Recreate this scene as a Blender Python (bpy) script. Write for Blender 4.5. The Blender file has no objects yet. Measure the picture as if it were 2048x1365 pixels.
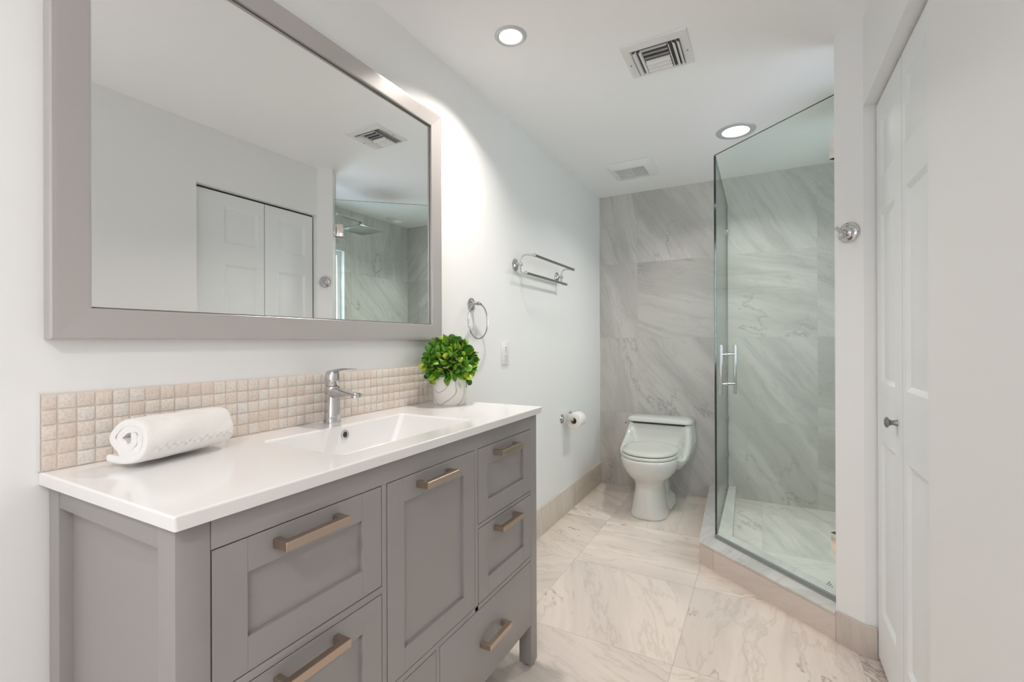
import bpy, bmesh, math, random
from mathutils import Vector, Matrix
from math import pi, sin, cos, radians

SC = bpy.context.scene
COL = SC.collection

# ------------------------------------------------------------------ camera
def look_matrix(yaw, pitch, roll):
    cy, sy, cp, sp = cos(yaw), sin(yaw), cos(pitch), sin(pitch)
    cr, sr = cos(roll), sin(roll)
    f = Vector((-sy*cp, cy*cp, sp)); rt = Vector((cy, sy, 0)); dn = f.cross(rt)
    r2 = rt*cr + dn*sr; d2 = -rt*sr + dn*cr
    return Matrix(((r2.x, -d2.x, -f.x), (r2.y, -d2.y, -f.y), (r2.z, -d2.z, -f.z)))
cam = bpy.data.cameras.new('camera')
co = bpy.data.objects.new('camera', cam); COL.objects.link(co)
co.matrix_world = Matrix.Translation((1.184, 0, 1.17)) @ look_matrix(0.49663, 0.00088, 0.00344).to_4x4()
cam.sensor_width = 36.0; cam.sensor_fit = 'HORIZONTAL'
cam.lens = 924.5/2048*36.0
cam.clip_start = 0.02; cam.clip_end = 60
SC.camera = co

# ------------------------------------------------------------------ world, exposure, large lights
w = bpy.data.worlds.new('world'); SC.world = w; w.use_nodes = True
bg = w.node_tree.nodes['Background']; bg.inputs[0].default_value = (0.80, 0.90, 1.0, 1); bg.inputs[1].default_value = 1.3
SC.view_settings.view_transform = 'Standard'; SC.view_settings.look = 'None'
SC.view_settings.gamma = 1.0; SC.view_settings.exposure = -0.09; SC.view_settings.use_curve_mapping = False
try:
    SC.cycles.use_denoising = True
    SC.cycles.max_bounces = 14; SC.cycles.diffuse_bounces = 8; SC.cycles.glossy_bounces = 8
    SC.cycles.transparent_max_bounces = 16
    SC.cycles.caustics_reflective = False; SC.cycles.caustics_refractive = False
    SC.cycles.sample_clamp_indirect = 6.0
except Exception: pass

def area(name, loc, direction, sx, sy, power, color, shape='RECTANGLE', parent=None, spread=None):
    l = bpy.data.lights.new(name, 'AREA'); l.shape = shape; l.size = sx
    if shape in ('RECTANGLE', 'ELLIPSE'): l.size_y = sy
    l.energy = power; l.color = color
    if spread: l.spread = spread
    o = bpy.data.objects.new(name, l); COL.objects.link(o); o.location = loc
    o.rotation_euler = Vector(direction).to_track_quat('-Z', 'Y').to_euler()
    if parent: o.parent = parent
    return o
# added fill from an unseen rear window, then daylight from the shower window
area('rear_window_fill', (0.95, -1.72, 1.30), (-0.12, 1, 0.45), 0.95, 1.3, 11, (1.0, 0.985, 0.985))
area('daylight_shower_window', (2.32, 2.55, 1.45), (-1, 0.1, -0.1), 0.5, 0.9, 11, (0.86, 0.94, 1.0))
# two added lamps, unseen behind the camera, to brighten vanity and ceiling
area('added_fill_near_mirror', (0.42, -0.15, 2.34), (0, 0, -1), 0.11, 0.11, 1.6, (1.0, 0.90, 0.81), 'DISK', None, radians(150))
area('added_fill_rear', (1.18, -0.70, 2.34), (0, 0, -1), 0.15, 0.15, 13, (1.0, 0.94, 0.88), 'DISK', None, radians(150))

# ------------------------------------------------------------------ materials
def newmat(name):
    m = bpy.data.materials.new(name); m.use_nodes = True
    return m, m.node_tree.nodes, m.node_tree.links, m.node_tree.nodes['Principled BSDF']
def mat(name, col, rough=0.5, metal=0.0, bump=0.0, bscale=60, coat=0.0, var=0.0, spec=None):
    m, N, L, P = newmat(name)
    P.inputs['Base Color'].default_value = (*col, 1); P.inputs['Roughness'].default_value = rough
    P.inputs['Metallic'].default_value = metal
    if coat: P.inputs['Coat Weight'].default_value = coat; P.inputs['Coat Roughness'].default_value = 0.05
    if spec is not None: P.inputs['Specular IOR Level'].default_value = spec
    tc = N.new('ShaderNodeTexCoord')
    n = N.new('ShaderNodeTexNoise'); n.inputs['Scale'].default_value = bscale; n.inputs['Detail'].default_value = 4
    L.new(tc.outputs['Object'], n.inputs['Vector'])
    if bump:
        b = N.new('ShaderNodeBump'); b.inputs['Strength'].default_value = bump; b.inputs['Distance'].default_value = 0.002
        L.new(n.outputs['Fac'], b.inputs['Height']); L.new(b.outputs['Normal'], P.inputs['Normal'])
    if var:
        mx = N.new('ShaderNodeMix'); mx.data_type = 'RGBA'
        mx.inputs[6].default_value = (*[c*(1-var) for c in col], 1); mx.inputs[7].default_value = (*[min(1, c*(1+var)) for c in col], 1)
        L.new(n.outputs['Fac'], mx.inputs[0]); L.new(mx.outputs[2], P.inputs['Base Color'])
    return m

M = {}
M['wall'] = mat('wall_paint', (0.82, 0.825, 0.825), 0.62, bump=0.04, bscale=9)
M['ceil'] = mat('ceiling_paint', (0.90, 0.895, 0.895), 0.6, bump=0.02, bscale=30)
M['trimwhite'] = mat('white_door_paint', (0.80, 0.825, 0.84), 0.5)
M['gray'] = mat('gray_cabinet_paint', (0.30, 0.284, 0.28), 0.38, var=0.03, bscale=2, spec=0.55)
M['dark'] = mat('cabinet_interior', (0.03, 0.03, 0.03), 0.8)
M['bronze'] = mat('brushed_champagne_bronze', (0.52, 0.42, 0.345), 0.3, 1.0, bump=0.05, bscale=200)
M['chrome'] = mat('chrome', (0.60, 0.60, 0.61), 0.07, 1.0)
M['barmetal'] = mat('gray_metal_bar', (0.30, 0.30, 0.295), 0.28, 1.0)
M['nickel'] = mat('satin_nickel', (0.30, 0.29, 0.28), 0.32, 1.0)
M['hinge'] = mat('polished_nickel_hinge', (0.90, 0.84, 0.79), 0.15, 1.0)
M['porcelain'] = mat('white_solid_surface', (0.83, 0.825, 0.825), 0.16, coat=0.4)
M['ceramic'] = mat('vitreous_china', (0.66, 0.665, 0.635), 0.10, coat=0.6)
M['seat'] = mat('toilet_seat_plastic', (0.67, 0.67, 0.63), 0.2, coat=0.2)
M['frame'] = mat('brushed_silver_frame', (0.51, 0.485, 0.475), 0.30, 0.45, bump=0.02, bscale=80)
M['framegap'] = mat('dark_gap_shade', (0.10, 0.075, 0.05), 0.5)
M['mirror'] = mat('mirror_silver', (0.93, 0.945, 0.94), 0.0, 1.0)
M['plastic'] = mat('white_plastic', (0.78, 0.78, 0.77), 0.4)
M['slot'] = mat('dark_slot', (0.03, 0.03, 0.03), 0.6)
M['ventdark'] = mat('duct_interior', (0.10, 0.10, 0.10), 0.8)
M['paper'] = mat('toilet_paper', (0.82, 0.80, 0.78), 0.9, bump=0.3, bscale=250)
M['rubber_gap'] = mat('black_rubber_gap', (0.035, 0.04, 0.04), 0.4)
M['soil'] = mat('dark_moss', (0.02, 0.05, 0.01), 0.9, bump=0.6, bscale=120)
M['grout'] = mat('beige_grout', (0.68, 0.60, 0.55), 0.85, bump=0.2, bscale=300)
M['etch'] = mat('etched_mark', (0.10, 0.105, 0.095), 0.7)
M['caulk'] = mat('white_caulk', (0.70, 0.69, 0.68), 0.6, bump=0.3, bscale=90)

def emis(name, col, s):
    m = bpy.data.materials.new(name); m.use_nodes = True; N = m.node_tree.nodes; L = m.node_tree.links
    N.clear(); o = N.new('ShaderNodeOutputMaterial'); e = N.new('ShaderNodeEmission')
    e.inputs[0].default_value = (*col, 1); e.inputs[1].default_value = s; L.new(e.outputs[0], o.inputs[0]); return m
M['lamp'] = emis('lamp_glow', (1.0, 0.95, 0.88), 6.0)

def glassmat(name, tint, refl=1.0, rough=0.0):
    m = bpy.data.materials.new(name); m.use_nodes = True; N = m.node_tree.nodes; L = m.node_tree.links
    N.clear(); o = N.new('ShaderNodeOutputMaterial'); t = N.new('ShaderNodeBsdfTransparent'); g = N.new('ShaderNodeBsdfGlossy')
    t.inputs[0].default_value = (*tint, 1); g.inputs['Roughness'].default_value = rough
    f = N.new('ShaderNodeFresnel'); ge = N.new('ShaderNodeNewGeometry'); mi = N.new('ShaderNodeMapRange'); mi.inputs[3].default_value = 1.42; mi.inputs[4].default_value = 1/1.42
    L.new(ge.outputs['Backfacing'], mi.inputs[0]); L.new(mi.outputs[0], f.inputs[0])
    mx = N.new('ShaderNodeMixShader'); mt = N.new('ShaderNodeMath'); mt.operation = 'MULTIPLY'; mt.inputs[1].default_value = refl
    L.new(f.outputs[0], mt.inputs[0]); L.new(mt.outputs[0], mx.inputs[0]); L.new(t.outputs[0], mx.inputs[1]); L.new(g.outputs[0], mx.inputs[2])
    L.new(mx.outputs[0], o.inputs[0]); return m
M['glass'] = glassmat('shower_glass', (0.945, 0.985, 0.965), 0.75)
M['glassedge'] = mat('dark_green_glass_edge', (0.006, 0.012, 0.012), 0.08, spec=0.8)
M['seal'] = mat('clear_vinyl_seal', (0.30, 0.31, 0.30), 0.25)
# privacy glass of the shower window
def privacy():
    m = bpy.data.materials.new('frosted_window_glass'); m.use_nodes = True; N = m.node_tree.nodes; L = m.node_tree.links
    N.clear(); o = N.new('ShaderNodeOutputMaterial'); t = N.new('ShaderNodeBsdfTransparent'); g = N.new('ShaderNodeBsdfTranslucent')
    g.inputs[0].default_value = (0.9, 0.95, 1, 1)
    mx = N.new('ShaderNodeMixShader'); mx.inputs[0].default_value = 0.5
    L.new(t.outputs[0], mx.inputs[1]); L.new(g.outputs[0], mx.inputs[2]); L.new(mx.outputs[0], o.inputs[0]); return m
M['frost'] = privacy()

def marble(name, axes, size, off, light, mid, dark, veincol, streak=1.0, vein=1.0, grout=(0.55, 0.5, 0.46), gw=0.0012, rough=0.4, rotlim=3.14, seed=0.0, base_rot=0.0, tilevar=0.10, warp=1.0):
    """large format porcelain marble tiles: every tile carries its own cut of the stone"""
    m, N, L, P = newmat(name)
    def nd(t, **k):
        n = N.new(t)
        for a, b in k.items(): setattr(n, a, b)
        return n
    def math_(op, a, b=None, c=None):
        n = nd('ShaderNodeMath', operation=op)
        for i, v in enumerate((a, b, c)):
            if v is None: continue
            if isinstance(v, (int, float)): n.inputs[i].default_value = v
            else: L.new(v, n.inputs[i])
        return n.outputs[0]
    tc = nd('ShaderNodeTexCoord'); sp = nd('ShaderNodeSeparateXYZ'); L.new(tc.outputs['Object'], sp.inputs[0])
    u0, v0 = sp.outputs[axes[0]], sp.outputs[axes[1]]
    u = math_('DIVIDE', math_('SUBTRACT', u0, off[0]), size[0]); v = math_('DIVIDE', math_('SUBTRACT', v0, off[1]), size[1])
    cu, cv = math_('FLOOR', u), math_('FLOOR', v)
    cc = nd('ShaderNodeCombineXYZ'); L.new(cu, cc.inputs[0]); L.new(cv, cc.inputs[1]); cc.inputs[2].default_value = seed
    wn = nd('ShaderNodeTexWhiteNoise', noise_dimensions='3D'); L.new(cc.outputs[0], wn.inputs['Vector'])
    uv = nd('ShaderNodeCombineXYZ'); L.new(u0, uv.inputs[0]); L.new(v0, uv.inputs[1])
    rot = nd('ShaderNodeVectorRotate', rotation_type='Z_AXIS'); L.new(uv.outputs[0], rot.inputs['Vector'])
    ang = math_('ADD', math_('MULTIPLY', math_('SUBTRACT', wn.outputs['Value'], 0.5), rotlim), base_rot); L.new(ang, rot.inputs['Angle'])
    add = nd('ShaderNodeVectorMath', operation='MULTIPLY_ADD'); L.new(wn.outputs['Color'], add.inputs[0]); add.inputs[1].default_value = (17, 23, 31); L.new(rot.outputs[0], add.inputs[2])
    base = add.outputs[0]
    # warp
    wnz = nd('ShaderNodeTexNoise'); wnz.inputs['Scale'].default_value = 2.2; wnz.inputs['Detail'].default_value = 5; L.new(base, wnz.inputs['Vector'])
    wp = nd('ShaderNodeVectorMath', operation='MULTIPLY_ADD'); L.new(wnz.outputs['Color'], wp.inputs[0]); wp.inputs[1].default_value = (0.13*warp, 0.13*warp, 0.05); L.new(base, wp.inputs[2])
    def noise(vec, sc, mp, det=6, rgh=0.6):
        mpn = nd('ShaderNodeMapping'); mpn.inputs['Scale'].default_value = mp; L.new(vec, mpn.inputs['Vector'])
        n = nd('ShaderNodeTexNoise'); n.inputs['Scale'].default_value = sc; n.inputs['Detail'].default_value = det; n.inputs['Roughness'].default_value = rgh
        L.new(mpn.outputs[0], n.inputs['Vector']); return n.outputs['Fac']
    def ramp(f, a, b, lo=0.0, hi=1.0):
        n = nd('ShaderNodeMapRange'); n.interpolation_type = 'SMOOTHSTEP'
        L.new(f, n.inputs[0]); n.inputs[1].default_value = a; n.inputs[2].default_value = b; n.inputs[3].default_value = lo; n.inputs[4].default_value = hi
        return n.outputs[0]
    bands = ramp(noise(wp.outputs[0], 1.5, (0.45, 2.4, 1), 4, 0.5), 0.46, 0.60)
    fine = ramp(noise(wp.outputs[0], 3.0, (0.35, 6.0, 1), 7, 0.62), 0.45, 0.72)
    v1 = noise(wp.outputs[0], 1.5, (0.8, 1.7, 1), 8, 0.62)
    vabs = math_('ABSOLUTE', math_('SUBTRACT', v1, 0.5))
    vthin = ramp(vabs, 0.0, 0.013, 1.0, 0.0)
    vmask = ramp(noise(base, 1.1, (1, 1, 1), 2), 0.50, 0.62)
    vein_f = math_('MULTIPLY', math_('MULTIPLY', vthin, vmask), 0.75*vein)
    v2 = noise(wp.outputs[0], 3.1, (0.6, 2.4, 1), 8, 0.6)
    v2f = math_('MULTIPLY', ramp(math_('ABSOLUTE', math_('SUBTRACT', v2, 0.5)), 0, 0.03, 1, 0), 0.18*vein)
    def mix(f, a, b):
        n = nd('ShaderNodeMix', data_type='RGBA')
        L.new(f, n.inputs[0]) if not isinstance(f, float) else setattr(n.inputs[0], 'default_value', f)
        for s, x in ((6, a), (7, b)):
            if isinstance(x, tuple): n.inputs[s].default_value = (*x, 1)
            else: L.new(x, n.inputs[s])
        return n.outputs[2]
    c = mix(math_('MULTIPLY', bands, 0.9*streak), light, mid)
    c = mix(math_('MULTIPLY', fine, 0.55*streak), c, dark)
    c = mix(v2f, c, veincol); c = mix(vein_f, c, veincol)
    # brightness of each tile
    sc2 = nd('ShaderNodeSeparateXYZ'); L.new(wn.outputs['Color'], sc2.inputs[0])
    br = math_('MULTIPLY_ADD', sc2.outputs[1], tilevar, 1.0-tilevar)
    bm_ = nd('ShaderNodeVectorMath', operation='SCALE'); L.new(c, bm_.inputs[0]); L.new(br, bm_.inputs['Scale'])
    # grout
    fu = math_('ABSOLUTE', math_('SUBTRACT', math_('SUBTRACT', u, cu), 0.5)); fv = math_('ABSOLUTE', math_('SUBTRACT', math_('SUBTRACT', v, cv), 0.5))
    gu = math_('GREATER_THAN', fu, 0.5-gw/size[0]); gv = math_('GREATER_THAN', fv, 0.5-gw/size[1])
    g = math_('MAXIMUM', gu, gv)
    c2 = mix(g, bm_.outputs[0], grout)
    L.new(c2, P.inputs['Base Color']); P.inputs['Roughness'].default_value = rough
    b = nd('ShaderNodeBump'); b.inputs['Strength'].default_value = 0.4; b.inputs['Distance'].default_value = 0.001; b.invert = True
    L.new(g, b.inputs['Height']); L.new(b.outputs[0], P.inputs['Normal'])
    return m
WL, WM, WD, WV = (0.60, 0.575, 0.545), (0.50, 0.478, 0.45), (0.42, 0.405, 0.385), (0.26, 0.24, 0.225)
FL, FM, FD, FV = (0.85, 0.75, 0.685), (0.70, 0.615, 0.57), (0.60, 0.53, 0.50), (0.32, 0.275, 0.25)
M['tile_xz'] = marble('marble_wall_tile_back', (0, 2), (1.2, 0.6), (0.31, -0.006), WL, WM, WD, WV, rotlim=1.6, base_rot=0.9, seed=3, vein=0.75, streak=1.15, grout=(0.48, 0.45, 0.42))
M['tile_yz'] = marble('marble_wall_tile_side', (1, 2), (1.2, 0.6), (2.96, -0.006), (0.74, 0.73, 0.70), (0.62, 0.61, 0.58), (0.52, 0.51, 0.49), WV, rotlim=1.2, base_rot=1.1, seed=5, grout=(0.48, 0.45, 0.42))  # wall tile colours lightened in place of missing light on this side
M['tile_floor'] = marble('marble_floor_tile', (0, 1), (0.6, 0.6), (0.295, 2.34), FL, FM, FD, FV, vein=1.1, seed=11, streak=0.75, rotlim=2.4, base_rot=0.5, grout=(0.47, 0.41, 0.37), gw=0.0011, rough=0.3)
M['tile_shower'] = marble('marble_shower_floor', (0, 1), (0.6, 0.6), (1.18, 2.86), (0.70, 0.68, 0.64), (0.57, 0.56, 0.53), (0.50, 0.49, 0.47), WV, vein=0.8, seed=19, grout=(0.52, 0.5, 0.47))
M['tile_curbtop'] = marble('marble_curb_top', (0, 1), (3, 0.55), (-1, 2.3), (0.70, 0.68, 0.66), (0.58, 0.565, 0.55), (0.5, 0.49, 0.48), WV, vein=0.5, seed=7)
M['tile_curb'] = marble('marble_curb_face', (0, 2), (0.47, 1.2), (0.96, -0.6), (0.66, 0.58, 0.525), (0.57, 0.50, 0.455), (0.50, 0.44, 0.41), FV, vein=0.5, seed=8, streak=0.5, grout=(0.42, 0.36, 0.32))
M['tile_base'] = marble('marble_baseboard', (1, 2), (0.6, 1.2), (3.1, -0.6), (0.74, 0.675, 0.60), (0.66, 0.59, 0.52), (0.58, 0.52, 0.46), FV, vein=0.5, seed=9, streak=0.8, grout=(0.45, 0.4, 0.35), rough=0.4)

def mosaic_mat():
    m, N, L, P = newmat('stone_mosaic_tile')
    g = N.new('ShaderNodeNewGeometry'); r = N.new('ShaderNodeValToRGB')
    e = r.color_ramp.elements; e[0].position = 0; e[0].color = (0.70, 0.60, 0.53, 1); e[1].position = 1; e[1].color = (0.74, 0.71, 0.68, 1)
    k = e.new(0.5); k.color = (0.76, 0.68, 0.61, 1)
    L.new(g.outputs['Random Per Island'], r.inputs[0])
    tc = N.new('ShaderNodeTexCoord'); n = N.new('ShaderNodeTexNoise'); n.inputs['Scale'].default_value = 190; n.inputs['Detail'].default_value = 5
    L.new(tc.outputs['Object'], n.inputs['Vector'])
    mr = N.new('ShaderNodeMapRange'); L.new(n.outputs['Fac'], mr.inputs[0]); mr.inputs[1].default_value = 0.42; mr.inputs[2].default_value = 0.7; mr.inputs[3].default_value = 0; mr.inputs[4].default_value = 0.55
    mx = N.new('ShaderNodeMix'); mx.data_type = 'RGBA'; L.new(mr.outputs[0], mx.inputs[0]); L.new(r.outputs[0], mx.inputs[6]); mx.inputs[7].default_value = (0.49, 0.45, 0.42, 1)
    L.new(mx.outputs[2], P.inputs['Base Color']); P.inputs['Roughness'].default_value = 0.45
    b = N.new('ShaderNodeBump'); b.inputs['Strength'].default_value = 0.15; b.inputs['Distance'].default_value = 0.001; L.new(n.outputs['Fac'], b.inputs['Height']); L.new(b.outputs[0], P.inputs['Normal'])
    return m
M['mosaic'] = mosaic_mat()

def leaf_mat():
    m, N, L, P = newmat('boxwood_leaf')
    g = N.new('ShaderNodeNewGeometry'); r = N.new('ShaderNodeValToRGB'); e = r.color_ramp.elements
    e[0].position = 0; e[0].color = (0.035, 0.13, 0.012, 1); e[1].position = 1; e[1].color = (0.50, 0.62, 0.06, 1)
    k = e.new(0.45); k.color = (0.10, 0.27, 0.022, 1); k = e.new(0.75); k.color = (0.26, 0.46, 0.045, 1)
    L.new(g.outputs['Random Per Island'], r.inputs[0]); L.new(r.outputs[0], P.inputs['Base Color'])
    P.inputs['Roughness'].default_value = 0.32; P.inputs['Specular IOR Level'].default_value = 0.4
    return m
M['leaf'] = leaf_mat()

def pot_mat():
    m, N, L, P = newmat('swirled_marble_pot')
    tc = N.new('ShaderNodeTexCoord'); mp = N.new('ShaderNodeMapping'); mp.inputs['Location'].default_value = (0.0, 0.0, 0.0)
    L.new(tc.outputs['Object'], mp.inputs['Vector'])
    wv = N.new('ShaderNodeTexWave'); wv.wave_type = 'RINGS'; wv.rings_direction = 'SPHERICAL'; wv.inputs['Scale'].default_value = 9; wv.inputs['Distortion'].default_value = 6.5; wv.inputs['Detail'].default_value = 2; wv.inputs['Detail Scale'].default_value = 1.0
    mp.inputs['Location'].default_value = (0.012, 0.072, -0.066)
    mp.inputs['Scale'].default_value = (1.0, 1.0, 0.8)
    L.new(mp.outputs[0], wv.inputs['Vector'])
    r = N.new('ShaderNodeValToRGB'); e = r.color_ramp.elements; e[0].position = 0.0; e[0].color = (0.42, 0.38, 0.36, 1); e[1].position = 0.05; e[1].color = (0.74, 0.71, 0.69, 1)
    k = e.new(0.012); k.color = (0.58, 0.54, 0.52, 1)
    L.new(wv.outputs['Fac'], r.inputs[0]); L.new(r.outputs[0], P.inputs['Base Color']); P.inputs['Roughness'].default_value = 0.5
    return m
M['pot'] = pot_mat()

def towel_mat():
    m, N, L, P = newmat('white_terry_cloth')
    P.inputs['Base Color'].default_value = (0.80, 0.785, 0.77, 1); P.inputs['Roughness'].default_value = 0.95
    try: P.inputs['Sheen Weight'].default_value = 0.3
    except Exception: pass
    tc = N.new('ShaderNodeTexCoord'); n = N.new('ShaderNodeTexNoise'); n.inputs['Scale'].default_value = 420; n.inputs['Detail'].default_value = 3
    L.new(tc.outputs['Object'], n.inputs['Vector'])
    b = N.new('ShaderNodeBump'); b.inputs['Strength'].default_value = 0.5; b.inputs['Distance'].default_value = 0.0012; L.new(n.outputs['Fac'], b.inputs['Height'])
    L.new(b.outputs[0], P.inputs['Normal']); return m
M['towel'] = towel_mat()

def shade_mat():
    return mat('frosted_lens', (0.8, 0.8, 0.8), 0.4)

# ------------------------------------------------------------------ mesh helpers
def new_bm(): return bmesh.new()
def finish(name, bm, m, parent=None, smooth=True, angle=35, slots=None, flat_big=0.0, flat_top=None):
    bmesh.ops.remove_doubles(bm, verts=bm.verts, dist=1e-6)
    bmesh.ops.recalc_face_normals(bm, faces=bm.faces)
    me = bpy.data.meshes.new(name); bm.to_mesh(me); bm.free()
    mats = slots if slots else [m]
    for x in mats: me.materials.append(x)
    if smooth:
        me.polygons.foreach_set('use_smooth', [True]*len(me.polygons))
        me.set_sharp_from_angle(angle=radians(angle))
        if flat_big:
            for p in me.polygons:
                if p.area > flat_big or (flat_top and p.center.z > flat_top-2e-5): p.use_smooth = False
    o = bpy.data.objects.new(name, me); COL.objects.link(o)
    if parent: o.parent = parent
    return o
def box(bm, a, b, bev=0.0, seg=2, mi=0):
    t = bmesh.new()
    bmesh.ops.create_cube(t, size=1.0)
    c = [(a[i]+b[i])/2 for i in range(3)]; s = [abs(b[i]-a[i]) for i in range(3)]
    bmesh.ops.scale(t, vec=s, verts=t.verts); bmesh.ops.translate(t, vec=c, verts=t.verts)
    if bev: bmesh.ops.bevel(t, geom=t.edges[:], offset=bev, segments=seg, profile=0.5, affect='EDGES')
    merge(bm, t, mi)
def merge(bm, t, mi=0, mtx=None):
    if mtx is not None: bmesh.ops.transform(t, matrix=mtx, verts=t.verts)
    vm = {}
    for v in t.verts: vm[v] = bm.verts.new(v.co)
    for f in t.faces:
        try:
            nf = bm.faces.new([vm[v] for v in f.verts]); nf.material_index = mi if mi else f.material_index
        except ValueError: pass
    t.free()
def prism(bm, pts, z0, z1, bev=0.0, mi=0, axis='z'):
    t = bmesh.new()
    def P(p, z):
        if axis == 'z': return (p[0], p[1], z)
        if axis == 'x': return (z, p[0], p[1])
        return (p[0], z, p[1])
    lo = [t.verts.new(P(p, z0)) for p in pts]; hi = [t.verts.new(P(p, z1)) for p in pts]
    n = len(pts)
    t.faces.new(lo[::-1]); t.faces.new(hi)
    for i in range(n): t.faces.new((lo[i], lo[(i+1) % n], hi[(i+1) % n], hi[i]))
    bmesh.ops.recalc_face_normals(t, faces=t.faces)
    if bev: bmesh.ops.bevel(t, geom=t.edges[:], offset=bev, segments=2, profile=0.5, affect='EDGES')
    merge(bm, t, mi)
def lathe(bm, prof, seg=40, origin=(0, 0, 0), direction=(0, 0, 1), mi=0, scale=(1, 1)):
    t = bmesh.new(); rings = []
    for r, z in prof:
        if r < 1e-6: rings.append([t.verts.new((0, 0, z))])
        else: rings.append([t.verts.new((r*scale[0]*cos(2*pi*i/seg), r*scale[1]*sin(2*pi*i/seg), z)) for i in range(seg)])
    for a, b in zip(rings[:-1], rings[1:]):
        for i in range(seg):
            j = (i+1) % seg
            if len(a) == 1 and len(b) == 1: continue
            if len(a) == 1: t.faces.new((a[0], b[i], b[j]))
            elif len(b) == 1: t.faces.new((a[i], a[j], b[0]))
            else: t.faces.new((a[i], a[j], b[j], b[i]))
    q = Vector(direction).to_track_quat('Z', 'Y').to_matrix().to_4x4()
    merge(bm, t, mi, Matrix.Translation(origin) @ q)
def tube(bm, pts, r, seg=14, closed=False, cap=True, mi=0):
    pts = [Vector(p) for p in pts]; n = len(pts); t = bmesh.new()
    rad = r if isinstance(r, (list, tuple)) else [r]*n
    rings = []; up = None
    for i, p in enumerate(pts):
        if closed: d = (pts[(i+1) % n]-pts[i-1]).normalized()
        else: d = (pts[min(i+1, n-1)]-pts[max(i-1, 0)]).normalized()
        if up is None:
            up = Vector((0, 0, 1)) if abs(d.z) < 0.9 else Vector((1, 0, 0))
        x = d.cross(up); x = x.normalized() if x.length > 1e-4 else d.orthogonal().normalized()
        y = x.cross(d).normalized(); up = y
        rings.append([t.verts.new(p + (x*cos(2*pi*k/seg)+y*sin(2*pi*k/seg))*rad[i]) for k in range(seg)])
    m = n if closed else n-1
    for i in range(m):
        a, b = rings[i], rings[(i+1) % n]
        for k in range(seg): t.faces.new((a[k], a[(k+1) % seg], b[(k+1) % seg], b[k]))
    if cap and not closed: t.faces.new(rings[0][::-1]); t.faces.new(rings[-1])
    merge(bm, t, mi)
def ball(bm, c, r, mi=0, sc=(1, 1, 1)):
    t = bmesh.new(); bmesh.ops.create_uvsphere(t, u_segments=20, v_segments=12, radius=r)
    bmesh.ops.scale(t, vec=sc, verts=t.verts)
    merge(bm, t, mi, Matrix.Translation(c))
def arc3(p0, p1, p2, n=10):
    p0, p1, p2 = map(Vector, (p0, p1, p2))
    return [p0*(1-t)**2 + p1*2*t*(1-t) + p2*t*t for t in [i/(n-1) for i in range(n)]]
def tag(o, label=None, cat=None, group=None, kind=None):
    if label: o['label'] = label
    if cat: o['category'] = cat
    if group: o['group'] = group
    if kind: o['kind'] = kind
    return o
def thing(name, loc, label, cat, group=None, rot=0.0):
    o = bpy.data.objects.new(name, None); COL.objects.link(o); o.location = loc; o.rotation_euler = (0, 0, rot)
    o.empty_display_size = 0.05
    return tag(o, label, cat, group)
def attach(o, parent):      # parent while keeping world-space mesh coordinates
    o.parent = parent
    bpy.context.view_layer.update()
    o.matrix_parent_inverse = parent.matrix_world.inverted()
    return o
def part(name, bm, m, parent, **k):
    o = finish(name, bm, m, **k); return attach(o, parent)
def struct(name, bm, m, parent=None, **k):
    o = finish(name, bm, m, **k)
    if parent: attach(o, parent)
    else: o['kind'] = 'structure'
    return o

YB, H = 3.713, 2.355            # back wall, ceiling height
XR, XS = 1.514, 2.12             # closet-side wall, far shower wall
YN = -1.50                      # wall behind the camera
# ------------------------------------------------------------------ room shell
b = new_bm(); box(b, (-0.1, YN-0.1, -0.1), (2.25, YB+0.1, 0.0)); struct('floor', b, M['tile_floor'], smooth=False)
b = new_bm(); box(b, (-0.1, YN-0.1, H), (2.25, YB+0.1, H+0.1)); struct('ceiling', b, M['ceil'], smooth=False)
b = new_bm(); box(b, (-0.1, YN-0.1, 0), (0, YB+0.1, H)); struct('wall_left', b, M['wall'], smooth=False)
b = new_bm(); box(b, (0, YB, 0), (2.25, YB+0.1, H)); struct('wall_back', b, M['tile_xz'], smooth=False)
# wall behind the camera; its window is unseen, added for fill light
b = new_bm()
box(b, (0, YN-0.1, 0), (0.45, YN, H)); box(b, (1.45, YN-0.1, 0), (2.25, YN, H))
box(b, (0.45, YN-0.1, 0), (1.45, YN, 0.7)); box(b, (0.45, YN-0.1, 2.05), (1.45, YN, H))
struct('wall_front', b, M['wall'], smooth=False)
b = new_bm()
for x0, x1, z0, z1 in ((0.45, 0.50, 0.7, 2.05), (1.40, 1.45, 0.7, 2.05), (0.50, 1.40, 0.7, 0.75), (0.50, 1.40, 2.0, 2.05), (0.93, 0.97, 0.75, 2.0)):
    box(b, (x0, YN-0.08, z0), (x1, YN-0.03, z1))
wf = struct('added_rear_window', b, M['trimwhite'], smooth=False)
b = new_bm(); box(b, (0.50, YN-0.06, 0.75), (0.93, YN-0.055, 2.0)); box(b, (0.97, YN-0.06, 0.75), (1.40, YN-0.055, 2.0)); part('pane', b, M['frost'], wf, smooth=False)
# closet-side wall with the opening of the folding door
YO0, YO1, ZO = 1.364, 2.125, 2.035
b = new_bm()
box(b, (XR, YN, 0), (XR+0.11, YO0, H)); box(b, (XR, YO0, ZO), (XR+0.11, YO1, H))
box(b, (XR+0.11, YO0-0.1, 0), (XR+0.55, YO0, H)); box(b, (XR+0.45, YO0, 0), (XR+0.55, YO1+0.05, H))
struct('wall_right', b, M['wall'], smooth=False)
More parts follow.
